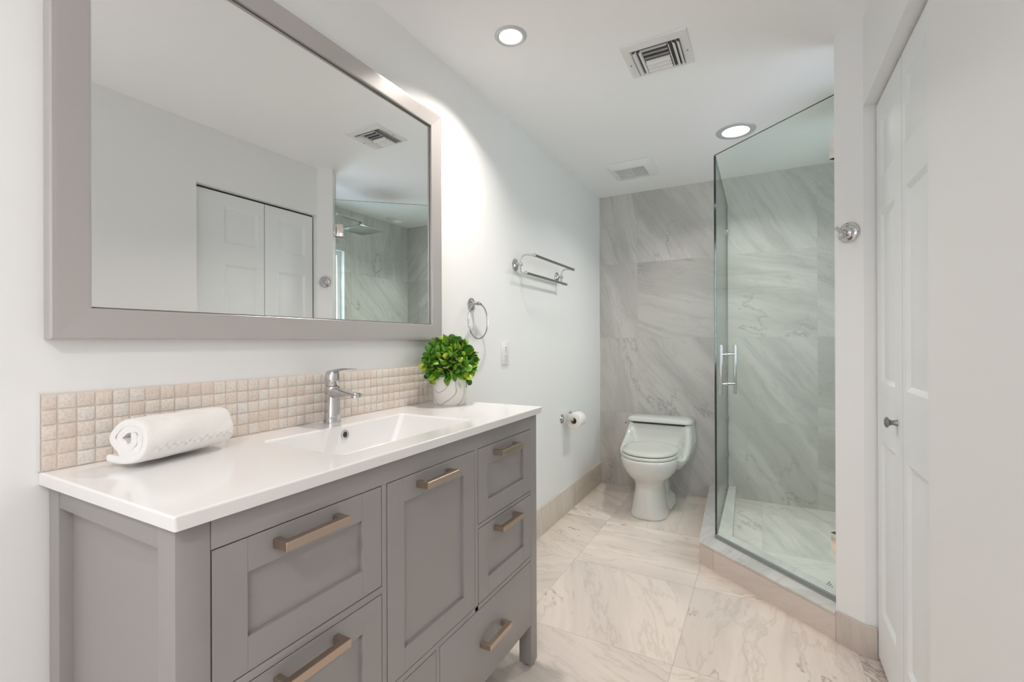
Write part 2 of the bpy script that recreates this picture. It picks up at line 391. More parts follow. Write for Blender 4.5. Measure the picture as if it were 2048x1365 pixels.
# angled end of the closet wall towards the shower door
b = new_bm(); prism(b, [(XR, YO1), (1.4325, 2.185), (1.4995, 2.249), (1.5025, 2.265), (2.25, 2.265), (2.25, YO1), (1.62, YO1)], 0, H)
struct('wall_shower', b, M['wall'], smooth=False)
b = new_bm(); box(b, (1.505, 2.2655, 0.0), (2.12, 2.2735, H)); struct('wall_shower_tile', b, M['tile_xz'], smooth=False)
# far shower wall with window opening y 2.32-2.885, z 0.95-1.97
b = new_bm()
wy0, wy1, wz0, wz1 = 2.33, 2.885, 0.95, 1.975
box(b, (XS, 2.265, 0), (XS+0.13, wy0, H)); box(b, (XS, wy1, 0), (XS+0.13, YB, H))
box(b, (XS, wy0, 0), (XS+0.13, wy1, wz0)); box(b, (XS, wy0, wz1), (XS+0.13, wy1, H))
struct('wall_shower_window', b, M['tile_yz'], smooth=False)
b = new_bm()
fx0, fx1 = XS+0.05, XS+0.10
for y0, y1, z0, z1 in ((wy0, wy0+0.035, wz0, wz1), (wy1-0.035, wy1, wz0, wz1), (wy0+0.035, wy1-0.035, wz0, wz0+0.035), (wy0+0.035, wy1-0.035, wz1-0.035, wz1)):
    box(b, (fx0, y0, z0), (fx1, y1, z1))
wf = struct('window_1', b, M['trimwhite'], smooth=False)
b = new_bm(); box(b, (fx0+0.02, wy0+0.035, wz0+0.035), (fx0+0.026, wy1-0.035, wz1-0.035)); part('pane', b, M['frost'], wf, smooth=False)

# baseboards
b = new_bm(); box(b, (0.0, YN, 0), (0.012, YB, 0.170), 0.0015); struct('baseboard_left', b, M['tile_base'])
b = new_bm()
d = Vector((0.08, -0.055, 0)).normalized(); nn = Vector((-d.y*-1, 0, 0))
n2 = Vector((-0.565, -0.825))
def offp(p, k): return (p[0]+n2.x*k, p[1]+n2.y*k)
prism(b, [(1.4330, 2.1835), (1.5145, 2.1235), offp((1.5165, 2.1235), 0.010), offp((1.4330, 2.1845), 0.010)], 0, 0.118, 0.001)
box(b, (1.5105, 2.1142, 0), (1.548, 2.1236, 0.118), 0.0006)
struct('baseboard_shower', b, M['tile_curb'])

# shower pan and curb
b = new_bm(); prism(b, [(1.0, YB), (1.03, 2.77), (1.51, 2.345), (1.51, 2.2735), (XS, 2.2735), (XS, YB)], 0, 0.03)
struct('floor_shower', b, M['tile_shower'], smooth=False)
CT = 0.115
outer = [(0.842, YB), (0.889, 2.612), (1.4285, 2.178), (1.4985, 2.2545)]
inner = [(1.512, 2.333), (1.035, 2.752), (1.008, YB)]
b = new_bm(); prism(b, outer+inner, 0.0, CT-0.010); curb = struct('trim_1', b, M['tile_curb'], smooth=False)
b = new_bm(); prism(b, [(0.839, YB-0.001), (0.886, 2.607), (1.4275, 2.173), (1.4985, 2.2515), (1.515, 2.337), (1.038, 2.756), (1.011, YB-0.001)], CT-0.010, CT, 0.0015)
part('curb_top', b, M['tile_curbtop'], curb)

# ------------------------------------------------------------------ folding closet door
DX = 1.552
def door_leaf(y0, y1, py0, py1):
    t = bmesh.new(); panels = [(0.20, 0.81), (1.02, 1.62), (1.74, 1.95)]
    ys = [y0, py0, py1, y1]; zs = [0.02] + [v for p in panels for v in p] + [2.023]
    V = {}
    def v(x, y, z):
        k = (round(x, 5), round(y, 5), round(z, 5))
        if k not in V: V[k] = t.verts.new((x, y, z))
        return V[k]
    for i in range(3):
        for j in range(len(zs)-1):
            if i == 1 and j % 2 == 1:
                a0, a1, c0, c1 = ys[1], ys[2], zs[j], zs[j+1]
                prev = (DX, 0.0)
                for xx, ins in ((DX+0.003, 0.006), (DX+0.0085, 0.014), (DX+0.0085, 0.019), (DX+0.0035, 0.042)):
                    x0, i0 = prev
                    q0 = [(a0+i0, c0+i0), (a1-i0, c0+i0), (a1-i0, c1-i0), (a0+i0, c1-i0)]
                    q1 = [(a0+ins, c0+ins), (a1-ins, c0+ins), (a1-ins, c1-ins), (a0+ins, c1-ins)]
                    for k in range(4):
                        m = (k+1) % 4
                        t.faces.new((v(x0, *q0[k]), v(x0, *q0[m]), v(xx, *q1[m]), v(xx, *q1[k])))
                    prev = (xx, ins)
                x0, i0 = prev
                t.faces.new([v(x0, yy, zz) for yy, zz in ((a0+i0, c0+i0), (a1-i0, c0+i0), (a1-i0, c1-i0), (a0+i0, c1-i0))])
            else:
                t.faces.new([v(DX, ys[i], zs[j]), v(DX, ys[i+1], zs[j]), v(DX, ys[i+1], zs[j+1]), v(DX, ys[i], zs[j+1])])
    # sides and back
    X2 = DX+0.034
    for j in range(len(zs)-1):
        for yy in (y0, y1): t.faces.new([v(DX, yy, zs[j]), v(DX, yy, zs[j+1]), v(X2, yy, zs[j+1]), v(X2, yy, zs[j])])
        for i in range(3): t.faces.new([v(X2, ys[i], zs[j]), v(X2, ys[i+1], zs[j]), v(X2, ys[i+1], zs[j+1]), v(X2, ys[i], zs[j+1])])
    for zz in (zs[0], zs[-1]):
        for i in range(3): t.faces.new([v(DX, ys[i], zz), v(DX, ys[i+1], zz), v(X2, ys[i+1], zz), v(X2, ys[i], zz)])
    return t
dr = thing('door_1', (DX+0.017, 1.72, 0), None, None); dr['kind'] = 'structure'
far = part('door_leaf', door_leaf(1.774, 2.116, 1.862, 2.058), M['trimwhite'], dr, angle=20)
near = part('door_leaf', door_leaf(1.372, 1.770, 1.530, 1.731), M['trimwhite'], dr, angle=20)
b = new_bm(); box(b, (1.562, YO0+0.004, 2.0245), (1.576, YO1-0.004, 2.0345)); part('track', b, M['slot'], dr, smooth=False)
b = new_bm(); box(b, (1.556, 2.118, 0.002), (1.579, 2.1225, 2.020)); part('edge_strip', b, M['slot'], dr, smooth=False)
b = new_bm(); lathe(b, [(0, 0), (0.010, 0), (0.0085, 0.006), (0.0075, 0.014), (0.011, 0.021), (0.0165, 0.024), (0.0165, 0.028), (0.010, 0.032), (0, 0.033)], 28, (DX, 1.835, 0.912), (-1, 0, 0))
part('knob', b, M['nickel'], far)

# ------------------------------------------------------------------ vanity cabinet
VY0, VY1, VX, VT = 0.346, 1.529, 0.455, 0.9055
van = thing('bathroom_vanity', (0.23, 0.94, 0), 'gray shaker bathroom vanity cabinet with square bronze bar pulls under white sink top', 'vanity cabinet')
PW = 0.048
for y0 in (VY0, VY1-PW):
    for x0, x1 in ((VX-PW, VX), (0.014, 0.0575)):
        b = new_bm(); box(b, (x0, y0, 0.012), (x1, y0+PW, VT), 0.0012)
        lg = part('leg', b, M['gray'], van)
        b = new_bm(); lathe(b, [(0, 0), (0.011, 0), (0.011, 0.0125), (0, 0.0125)], 16, ((x0+x1)/2, y0+PW/2, 0.0)); part('foot_pad', b, M['rubber_gap'], lg)
for yo, yi, s in ((VY0, VY0+0.020, 1), (VY1, VY1-0.020, -1)):
    b = new_bm()
    box(b, (0.0575, min(yi, yi+0.012*s), 0.15), (VX-PW, max(yi, yi+0.012*s), VT-0.002))
    ym0, ym1 = sorted((yo+0.001*s, yi))
    box(b, (0.0575, ym0, 0.869), (VX-PW, ym1, VT), 0.0008); box(b, (0.0575, ym0, 0.150), (VX-PW, ym1, 0.215), 0.0008)
    part('side_panel', b, M['gray'], van)
b = new_bm(); box(b, (VX-0.02, VY0+PW+0.0008, 0.8575), (VX, VY1-PW-0.0008, VT), 0.0008); part('top_rail', b, M['gray'], van)
b = new_bm()
for y0, y1, z0, z1 in ((0.7495, 0.7635, 0.388, 0.8575), (1.1185, 1.1345, 0.388, 0.8575), (0.397, 0.7495, 0.6225, 0.6375), (1.1345, 1.482, 0.6245, 0.6355), (0.397, 1.482, 0.3885, 0.4025), (0.938, 0.951, 0.157, 0.3885)):
    box(b, (VX-0.02, y0, z0), (VX-0.0005, y1, z1), 0.0006)
part('face_frame', b, M['gray'], van)
b = new_bm(); box(b, (0.03, VY0+0.034, 0.152), (VX-0.03, VY1-0.034, 0.165)); box(b, (0.025, VY0+0.034, 0.165), (0.03, VY1-0.034, 0.80)); part('cabinet_back', b, M['dark'], van, smooth=False)

def shaker(y0, y1, z0, z1, st=0.0545, rl=0.056):
    t = bmesh.new(); x0, x1 = VX-0.019, VX
    box(t, (x0, y0, z0), (x1, y0+st, z1), 0.0007, 1); box(t, (x0, y1-st, z0), (x1, y1, z1), 0.0007, 1)
    box(t, (x0, y0+st, z1-rl), (x1-0.0002, y1-st, z1), 0.0007, 1); box(t, (x0, y0+st, z0), (x1-0.0002, y1-st, z0+rl), 0.0007, 1)
    box(t, (x0, y0+st-0.003, z0+rl-0.003), (x1-0.008, y1-st+0.003, z1-rl+0.003))
    return t
def slab(y0, y1, z0, z1):
    t = bmesh.new(); box(t, (VX-0.019, y0, z0), (VX, y1, z1), 0.001); return t
def pull(parent, yc, zc, L):
    t = bmesh.new(); y0, y1 = yc-L/2, yc+L/2; x = VX
    box(t, (x+0.020, y0, zc-0.008), (x+0.035, y1, zc+0.008), 0.0007, 1)
    for a in (y0, y1-0.013): box(t, (x-0.0005, a, zc-0.008), (x+0.021, a+0.013, zc+0.008), 0.0006, 1)
    part('handle', t, M['bronze'], parent)
for nm, y0, y1, z0, z1, f in (('drawer', 0.3965, 0.7475, 0.6395, 0.8555, 1), ('drawer', 0.3965, 0.7475, 0.4045, 0.6205, 1),
                              ('door', 0.7660, 1.1165, 0.4045, 0.8555, 1),
                              ('drawer', 1.1370, 1.4800, 0.6375, 0.8555, 1), ('drawer', 1.1370, 1.4800, 0.4045, 0.6225, 1),
                              ('drawer', 0.3965, 0.9360, 0.157, 0.3865, 0), ('drawer', 0.9530, 1.4800, 0.157, 0.3865, 0)):
    t = shaker(y0, y1, z0, z1) if f else slab(y0, y1, z0, z1)
    o = part(nm, t, M['gray'], van)
    yc = (y0+y1)/2
    if nm == 'door': pull(o, 0.928, 0.829, 0.130)
    elif f: pull(o, yc-0.009 if yc < 1 else yc-0.017, z1-0.0265, 0.137)
    else: pull(o, yc-0.006, 0.281, 0.134)

# ------------------------------------------------------------------ counter with integral basin
CY0, CY1, CX1, CZ = 0.336, 1.547, 0.472, 0.930
top = thing('sink_countertop', (0.23, 0.94, 0.906), 'glossy white one-piece countertop with a shallow rectangular basin on the gray vanity', 'countertop')
def counter():
    t = bmesh.new(); x0 = 0.0015; z1, z0 = CZ, CZ-0.0235
    bx0, bx1, by0, by1 = 0.120, 0.402, 0.690, 1.190
    zb = 0.838; c0, c1, d0, d1 = 0.130, 0.378, 0.755, 1.125
    def q(a): return [t.verts.new(p) for p in a]
    O = q([(x0, CY0, z1), (CX1, CY0, z1), (CX1, CY1, z1), (x0, CY1, z1)])
    def rr(ax0, ax1, ay0, ay1, z, r, n=6):
        out = []
        for cx, cy, a0 in ((ax0+r, ay0+r, pi), (ax1-r, ay0+r, 1.5*pi), (ax1-r, ay1-r, 0), (ax0+r, ay1-r, 0.5*pi)):
            for k in range(n+1): a = a0+k*pi/2/n; out.append((cx+r*cos(a), cy+r*sin(a), z))
        return out
    n = 6
    rings = [q(rr(bx0, bx1, by0, by1, z1, 0.014)), q(rr(bx0+0.0015, bx1-0.0015, by0+0.0025, by1-0.0025, z1-0.0012, 0.013)), q(rr(bx0+0.003, bx1-0.004, by0+0.007, by1-0.007, z1-0.005, 0.012)),
             q(rr(c0-0.002, c1+0.006, d0-0.011, d1+0.011, zb+0.010, 0.012)), q(rr(c0+0.004, c1-0.002, d0+0.0, d1-0.0, zb+0.002, 0.010)), q(rr(c0+0.018, c1-0.018, d0+0.02, d1-0.02, zb, 0.008))]
    R = rings[0]; m = n+1
    for k in range(4):
        seg = R[k*m:(k+1)*m]
        for i in range(n): t.faces.new((O[k], seg[i], seg[i+1]))
        nx = (k+1) % 4
        t.faces.new((O[k], seg[-1], R[nx*m], O[nx]))
    for a, b_ in zip(rings[:-1], rings[1:]):
        L_ = len(a)
        for i in range(L_): t.faces.new((a[i], a[(i+1) % L_], b_[(i+1) % L_], b_[i]))
    t.faces.new(rings[-1])
    Bt = q([(x0, CY0+0.0, z0), (CX1-0.004, CY0+0.004, z0), (CX1-0.004, CY1-0.004, z0), (x0, CY1-0.0, z0)])
    for k in range(4): t.faces.new((O[k], O[(k+1) % 4], Bt[(k+1) % 4], Bt[k]))
    t.edges.ensure_lookup_table()
    oe = [e for e in t.edges if (e.verts[0] in O and e.verts[1] in O) or (e.verts[0] in O and e.verts[1] in Bt)]
    oe = [e for e in oe if not (abs(e.verts[0].co.x-x0) < 1e-5 and abs(e.verts[1].co.x-x0) < 1e-5 and abs(e.verts[0].co.z-e.verts[1].co.z) < 1e-5)]
    bmesh.ops.bevel(t, geom=oe, offset=0.0035, segments=3, profile=0.5, affect='EDGES')
    return t
part('counter_slab', counter(), M['porcelain'], top, angle=40, flat_big=0.0008, flat_top=CZ)
b = new_bm(); lathe(b, [(0.0075, 0.0), (0.0085, 0.0018), (0.0125, 0.0022), (0.0140, 0.001), (0.0140, -0.004)], 32, (0.1245, 0.942, 0.903), (1, 0, 0.10)); part('overflow_ring', b, M['chrome'], top)
b = new_bm(); lathe(b, [(0, 0.0008), (0.0085, 0.0008), (0.0085, 0.0002)], 24, (0.1245, 0.942, 0.903), (1, 0, 0.10)); part('overflow_hole', b, M['slot'], top)
b = new_bm(); lathe(b, [(0, 0.006), (0.020, 0.005), (0.022, 0.003), (0.030, 0.0015), (0.032, 0)], 32, (0.25, 0.94, 0.838)); part('drain', b, M['chrome'], top)

# ------------------------------------------------------------------ mosaic backsplash
spl = thing('mosaic_backsplash', (0.006, 0.94, 0.93), 'low backsplash of small square beige stone mosaic tiles behind the sink', 'backsplash')
b = new_bm(); box(b, (0.0005, 0.3375, CZ+0.0005), (0.0088, 1.541, 1.0735)); part('grout_bed', b, M['grout'], spl)
b = new_bm(); random.seed(4)
ty = 0.3375; first = True
ph = 0.0284; rows = 5; z0 = CZ+0.002
while ty < 1.538:
    wd = 0.0205 if first else 0.0262; first = False
    y1 = min(ty+wd, 1.541)
    for r in range(rows):
        za = z0+r*ph; j = random.uniform(-0.0003, 0.0003)
        box(b, (0.004, ty, za), (0.0104+random.uniform(0, 0.0006), y1, za+ph-0.0022), 0.0015, 2)
    ty = y1+0.0022
part('mosaic_tiles', b, M['mosaic'], spl)
b = new_bm(); box(b, (0.0005, 0.3335, CZ+0.0005), (0.006, 0.3375, 1.076), 0.001); part('caulk_bead', b, M['caulk'], spl)

# ------------------------------------------------------------------ faucet
fx, fy = 0.056, 0.955
fa = thing('basin_faucet', (fx, fy, CZ), 'chrome single-lever basin faucet on the rear rim of the sink', 'faucet')
t = bmesh.new()
def section(cx, z, rx, ry, tilt=0): return [(cx+rx*cos(a), fy+ry*sin(a), z+tilt*cos(a)*rx) for a in [2*pi*i/28 for i in range(28)]]
rings = [section(fx, CZ, 0.0262, 0.0245), section(fx, CZ+0.004, 0.0265, 0.0248), section(fx+0.0005, CZ+0.03, 0.0235, 0.0225), section(fx+0.001, CZ+0.07, 0.0215, 0.0205), section(fx+0.001, CZ+0.104, 0.0225, 0.0205), section(fx+0.001, CZ+0.108, 0.0215, 0.0195)]
vr = [[t.verts.new(p) for p in r] for r in rings]
for a, c in zip(vr[:-1], vr[1:]):
    for i in range(28): t.faces.new((a[i], a[(i+1) % 28], c[(i+1) % 28], c[i]))
t.faces.new(vr[0][::-1]); t.faces.new(vr[-1])
body = part('faucet_body', t, M['chrome'], fa, angle=50)
# spout: flattened bar tapering to the aerator
t = bmesh.new(); S = []
for k in range(12):
    u = k/11; x = fx+0.002+0.108*u
    zt = CZ+0.107-0.014*u-0.004*u*u; zb = CZ+0.072+0.012*min(1, u*1.1) + 0.002*u; hw = 0.0200-0.0035*u
    zc, hz = (zt+zb)/2, (zt-zb)/2
    ring = []
    for i in range(24):
        a = 2*pi*i/24; ex = 0.55
        ring.append(t.verts.new((x, fy+hw*math.copysign(abs(cos(a))**ex, cos(a)), zc+hz*math.copysign(abs(sin(a))**0.75, sin(a)))))
    S.append(ring)
for a, c in zip(S[:-1], S[1:]):
    for i in range(24): t.faces.new((a[i], a[(i+1) % 24], c[(i+1) % 24], c[i]))
t.faces.new(S[0][::-1]); t.faces.new(S[-1])
part('spout', t, M['chrome'], fa, angle=50)
b = new_bm(); lathe(b, [(0.0105, -0.004), (0.0135, -0.0035), (0.0138, 0.006), (0.012, 0.010)], 28, (fx+0.099, fy, CZ+0.083), (-0.12, 0, 1)); part('aerator', b, M['chrome'], fa)
b = new_bm(); lathe(b, [(0, 0.0), (0.0105, 0.0)], 24, (fx+0.099, fy, CZ+0.0815), (-0.12, 0, 1)); lathe(b, [(0, -0.002), (0.009, -0.001), (0.009, 0.0)], 24, (fx+0.099, fy, CZ+0.0815), (-0.12, 0, 1)); part('aerator_mesh', b, M['nickel'], fa)
# handle cap and lever
t = bmesh.new()
rg = []
for z, r, cx in ((0.109, 0.0185, 0.001), (0.111, 0.0205, 0.001), (0.132, 0.0212, 0.0), (0.146, 0.0200, 0.001), (0.153, 0.0165, 0.003), (0.157, 0.009, 0.006), (0.1585, 0.001, 0.008)):
    rg.append([t.verts.new((fx+cx+r*1.05*cos(a), fy+r*0.95*sin(a), CZ+z)) for a in [2*pi*i/28 for i in range(28)]])
for a, c in zip(rg[:-1], rg[1:]):
    for i in range(28): t.faces.new((a[i], a[(i+1) % 28], c[(i+1) % 28], c[i]))
t.faces.new(rg[0][::-1]); t.faces.new(rg[-1])
lv = part('handle', t, M['chrome'], fa, angle=60)
t = bmesh.new(); S = []
for k in range(12):
    u = k/11; x = fx-0.006+0.098*u; zc = CZ+0.150+0.0135*(1-(1-u)**2)-0.002*u*u; hw = 0.0165-0.0055*u; hz = 0.0045*(1-u)+0.0015
    S.append([t.verts.new((x, fy+hw*cos(a), zc+hz*sin(a))) for a in [2*pi*i/18 for i in range(18)]])
for a, c in zip(S[:-1], S[1:]):
    for i in range(18): t.faces.new((a[i], a[(i+1) % 18], c[(i+1) % 18], c[i]))
t.faces.new(S[0][::-1]); t.faces.new(S[-1])
part('lever', t, M['chrome'], fa, angle=60)

# ------------------------------------------------------------------ wall mirror
mr = thing('wall_mirror', (0.0, 0.937, 1.177), 'large rectangular wall mirror in a brushed silver frame above the sink', 'mirror')
MY0, MY1, MZ0, MZ1, MW = 0.3435, 1.5300, 1.177, 2.094, 0.0605
def frame_side(bm, pts_in_out):
    pass
t = bmesh.new()
prof = [(0.0005, 0.0), (0.026, 0.0), (0.030, 0.003), (0.030, 0.010), (0.0265, MW-0.004), (0.0258, MW), (0.0250, MW+0.001), (0.0150, MW+0.001), (0.0150, MW+0.0045), (0.0005, MW+0.0045)]
loops = []
for x, ins in prof:
    loops.append([t.verts.new((x, y, z)) for y, z in ((MY0+ins, MZ0+ins), (MY1-ins, MZ0+ins), (MY1-ins, MZ1-ins), (MY0+ins, MZ1-ins))])
for i in range(len(loops)):
    a, c = loops[i], loops[(i+1) % len(loops)]
    for k in range(4): t.faces.new((a[k], a[(k+1) % 4], c[(k+1) % 4], c[k]))
part('frame', t, M['frame'], mr, angle=12, flat_big=0.01)
t = bmesh.new()
i0, i1 = MW+0.0005, MW+0.004
lp = []
for x, ins in ((0.0150, i0+0.001), (0.0158, i0+0.001), (0.0158, i0+0.0028), (0.0125, i0+0.0028)):
    lp.append([t.verts.new((x, y, z)) for y, z in ((MY0+ins, MZ0+ins), (MY1-ins, MZ0+ins), (MY1-ins, MZ1-ins), (MY0+ins, MZ1-ins))])
for i in range(3):
    for k in range(4): t.faces.new((lp[i][k], lp[i][(k+1) % 4], lp[i+1][(k+1) % 4], lp[i+1][k]))
part('gap_strip', t, M['framegap'], mr)  # dark strip for the shade in the gap between frame and glass
b = new_bm(); ins = MW+0.0035; box(b, (0.008, MY0+ins, MZ0+ins), (0.0115, MY1-ins, MZ1-ins)); 
bmesh.ops.rotate(b, cent=(0.010, 0.937, 1.6), matrix=Matrix.Rotation(-0.0035, 3, 'Z'), verts=b.verts)   # the glass sits a hair out of true
bmesh.ops.translate(b, vec=(0.002, 0, 0), verts=b.verts)
part('mirror_glass', b, M['mirror'], mr, smooth=False)

# ------------------------------------------------------------------ potted plant
px, py = 0.122, 1.455
pl = thing('potted_plant', (px, py, CZ), 'round green artificial boxwood ball in a white swirled pot on the counter', 'potted plant')
b = new_bm(); R = 0.0635
lathe(b, [(0, 0), (R-0.004, 0), (R-0.001, 0.003), (R, 0.008), (R+0.0005, 0.108), (R-0.003, 0.110), (R-0.006, 0.107), (R-0.006, 0.09), (0, 0.09)], 56)
o = finish('pot', b, M['pot']); o.parent = pl
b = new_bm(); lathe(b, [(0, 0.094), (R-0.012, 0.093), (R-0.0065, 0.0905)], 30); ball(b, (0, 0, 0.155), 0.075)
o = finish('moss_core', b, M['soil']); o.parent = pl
random.seed(21); t = bmesh.new()
GA = pi*(3-5**0.5)
def leaf(t, base, d, s, twist):
    d = d.normalized(); x = d.orthogonal().normalized(); x = Matrix.Rotation(twist, 3, d) @ x; n = x.cross(d)
    rows = [(0.0, 0.12, 0.0), (0.25, 0.55, 0.02), (0.5, 0.95, 0.10), (0.75, 0.95, 0.24), (0.93, 0.6, 0.40), (1.02, 0.12, 0.47)]
    prev = None
    for l, wd, cv in rows:
        cur = []
        for k in (-1, -0.5, 0, 0.5, 1):
            p = base + d*(l*s) + x*(k*wd*s*0.42) + n*(cv*s*0.7 + (k*k)*wd*s*0.16)
            if p.x + px < 0.046: p.x = 0.046-px + random.uniform(0, 0.002)
            cur.append(t.verts.new(p))
        if prev:
            for i in range(4): t.faces.new((prev[i], prev[i+1], cur[i+1], cur[i]))
        prev = cur
C0 = Vector((0.0, 0.0, 0.158))
NL = 560
for i in range(NL):
    z = 1-2*(i+0.5)/NL
    if z < -0.80: continue
    rr_ = math.sqrt(1-z*z); a = GA*i
    d = Vector((rr_*cos(a), rr_*sin(a), z))
    d = (d+Vector([random.gauss(0, 0.16) for _ in range(3)])).normalized()
    rad = random.uniform(0.060, 0.089)
    base = C0+Vector((d.x*rad*0.98, d.y*rad*1.02, d.z*rad*0.95))
    ld = (d+Vector([random.gauss(0, 0.42) for _ in range(3)])+Vector((0, 0, 0.12))).normalized()
    leaf(t, base, ld, random.uniform(0.026, 0.036), random.uniform(0, 2*pi))
me = finish('foliage', t, M['leaf'], angle=80); me.parent = pl
# ------------------------------------------------------------------ rolled towel
tw = thing('rolled_towel', (0.112, 0.425, CZ), 'white terry towel rolled up and lying on the counter', 'towel')
A = Vector((0.118, 0.424, 0)); Bq = Vector((0.076, 0.612, 0)); ax = (Bq-A).normalized(); per = Vector((ax.y, -ax.x, 0))   # per points away from the wall
th = 0.0155
def roll_profile():
    pts = []; a_, zc = 0.059, 0.0540
    turns = 2.45; n = 300
    # spiral from the centre outwards, ending at the bottom
    for i in range(n+1):
        u = i/n; ang = -pi/2 - (1-u)*turns*2*pi
        r = 0.16+0.84*u**0.9
        wob = 1+(0.15*sin(3*ang+1.0)+0.08*sin(5*ang+2))*(1-u)**0.7*min(1, u*4+0.3)
        pts.append(((a_-th/2)*r*wob*cos(ang)*-1, zc+(0.0475-th/2)*r*wob*sin(ang)))
    return pts
prof = roll_profile()
# the loose end runs on under the roll toward the wall side
x_, z_ = prof[-1]
tail = [(x_-0.012, z_+0.0005), (x_-0.028, z_+0.001), (x_-0.043, z_+0.0015), (x_-0.054, z_+0.0005)]
prof = prof+tail
def ribbon(pf, half):
    L_, R_ = [], []
    for i, p in enumerate(pf):
        a = pf[max(i-1, 0)]; c = pf[min(i+1, len(pf)-1)]
        dx, dz = c[0]-a[0], c[1]-a[1]; l = math.hypot(dx, dz) or 1
        nx, nz = -dz/l, dx/l
        L_.append((p[0]+nx*half, p[1]+nz*half)); R_.append((p[0]-nx*half, p[1]-nz*half))
    return L_+R_[::-1]
from mathutils import noise as mnoise
outl = ribbon(prof, th*0.46)
t = bmesh.new(); NS = 66; LEN = (Bq-A).length; rings = []
for k in range(NS+1):
    u = k/NS; s = u*LEN; e = min(u, 1-u)
    shrink = 1-0.055*max(0, 1-e/0.06)**2
    ring = []
    for q_ in outl:
        lx, lz = q_
        n1 = mnoise.noise(Vector((lx*22, lz*22, s*14)))*0.0055 + mnoise.noise(Vector((lx*70, lz*70, s*50)))*0.0010
        flare = 1+0.06*u
        # slanted ends: inner layers sit deeper
        rad = math.hypot(lx/0.058, (lz-0.054)/0.048)
        ds = (1-min(rad, 1))*0.007*(1 if u == 0 else 0) + (1-min(rad, 1))*-0.010*(1 if u == 1 else 0)
        X = lx*shrink*flare+n1; Z = (lz-0.054)*shrink+0.054+n1*0.8
        # waffle-woven border on the room side of the outer layer
        aa = math.degrees(math.atan2((lz-0.054)/0.048, lx/0.058)); rq = math.hypot(lx/0.058, (lz-0.054)/0.048)
        if rq > 0.93 and -30 < aa < 20 and 0.02 < s < LEN-0.004:
            ph_ = sin((s-0.02)*2*pi/0.0165)*sin((aa+30)*2*pi/16.667)
            dd_ = 0.0030*math.copysign(abs(ph_)**0.6, ph_)-0.0006
            X += dd_*cos(radians(aa)); Z += dd_*sin(radians(aa))
        tilt = (lz-0.054)*0.10
        p = A+ax*(s+ds+tilt*(1-2*u)) + per*X; Z = max(Z, 0.0004)
        ring.append(t.verts.new((p.x-0.112, p.y-0.425, Z)))
    rings.append(ring)
n = len(outl)
for a, c in zip(rings[:-1], rings[1:]):
    for i in range(n): t.faces.new((a[i], a[(i+1) % n], c[(i+1) % n], c[i]))
half = n//2
for ring in (rings[0], rings[-1]):
    for i in range(half-1): t.faces.new((ring[i], ring[i+1], ring[n-2-i], ring[n-1-i]))
o = finish('towel_roll', t, M['towel'], angle=180); o.parent = tw
sm = o.modifiers.new('sub', 'SUBSURF'); sm.levels = 1; sm.render_levels = 1
# ------------------------------------------------------------------ towel ring
def rosette(bm, c, d, r, depth=0.012):
    lathe(bm, [(0, 0), (r, 0), (r, depth*0.25), (r*0.93, depth*0.42), (r*0.88, depth*0.38), (r*0.80, depth*0.55), (r*0.62, depth*0.75), (r*0.56, depth*0.7), (r*0.45, depth), (r*0.22, depth*1.35), (0, depth*1.4)], 40, c, d)
tr = thing('towel_ring', (0.0, 1.79, 1.335), 'chrome towel ring on the white wall above the plant', 'towel ring')
b = new_bm(); rosette(b, (0, 1.79, 1.342), (1, 0, 0), 0.030); part('wall_plate', b, M['chrome'], tr)
b = new_bm(); tube(b, [(0.012, 1.79, 1.342), (0.026, 1.79, 1.343), (0.036, 1.79, 1.345)], [0.008, 0.0065, 0.008], 16); ball(b, (0.038, 1.79, 1.345), 0.0105)
tube(b, [(0.038, 1.766, 1.342), (0.038, 1.79, 1.3455), (0.038, 1.814, 1.342)], [0.006, 0.0085, 0.006], 14); part('post', b, M['chrome'], tr)
b = new_bm(); tube(b, [(0.038, 1.79+0.081*sin(a), 1.264+0.081*cos(a)) for a in [2*pi*i/64 for i in range(64)]], 0.0036, 10, closed=True); part('ring', b, M['chrome'], tr)

# ------------------------------------------------------------------ double towel bar
rk = thing('double_towel_bar', (0.0, 2.51, 1.587), 'chrome double-bar towel rack on the white wall before the toilet corner', 'towel rack')
YA, YZ = 2.222, 2.800
for yy in (YA, YZ):
    b = new_bm(); rosette(b, (0, yy, 1.587), (1, 0, 0), 0.034, 0.014); wp_ = part('wall_plate', b, M['chrome'], rk)
    b = new_bm(); tube(b, [(0.014, yy, 1.587), (0.03, yy, 1.587)], 0.007, 14); ball(b, (0.036, yy, 1.587), 0.011)
    tube(b, arc3((0.034, yy, 1.592), (0.036, yy, 1.640), (0.070, yy, 1.636), 10)+[Vector((0.115, yy, 1.630))], [0.0045]*10+[0.0065], 12)
    tube(b, arc3((0.034, yy, 1.582), (0.030, yy, 1.535), (0.052, yy, 1.537), 8)+[Vector((0.067, yy, 1.5385))], [0.0045]*8+[0.0065], 12)
    ball(b, (0.117, yy, 1.630), 0.0105); ball(b, (0.067, yy, 1.5385), 0.0105)
    part('bracket', b, M['chrome'], rk)
for x, z in ((0.117, 1.630), (0.067, 1.5385)):
    b = new_bm(); tube(b, [(x, YA, z), (x, YZ, z)], 0.0072, 16); part('bar', b, M['barmetal'], rk)

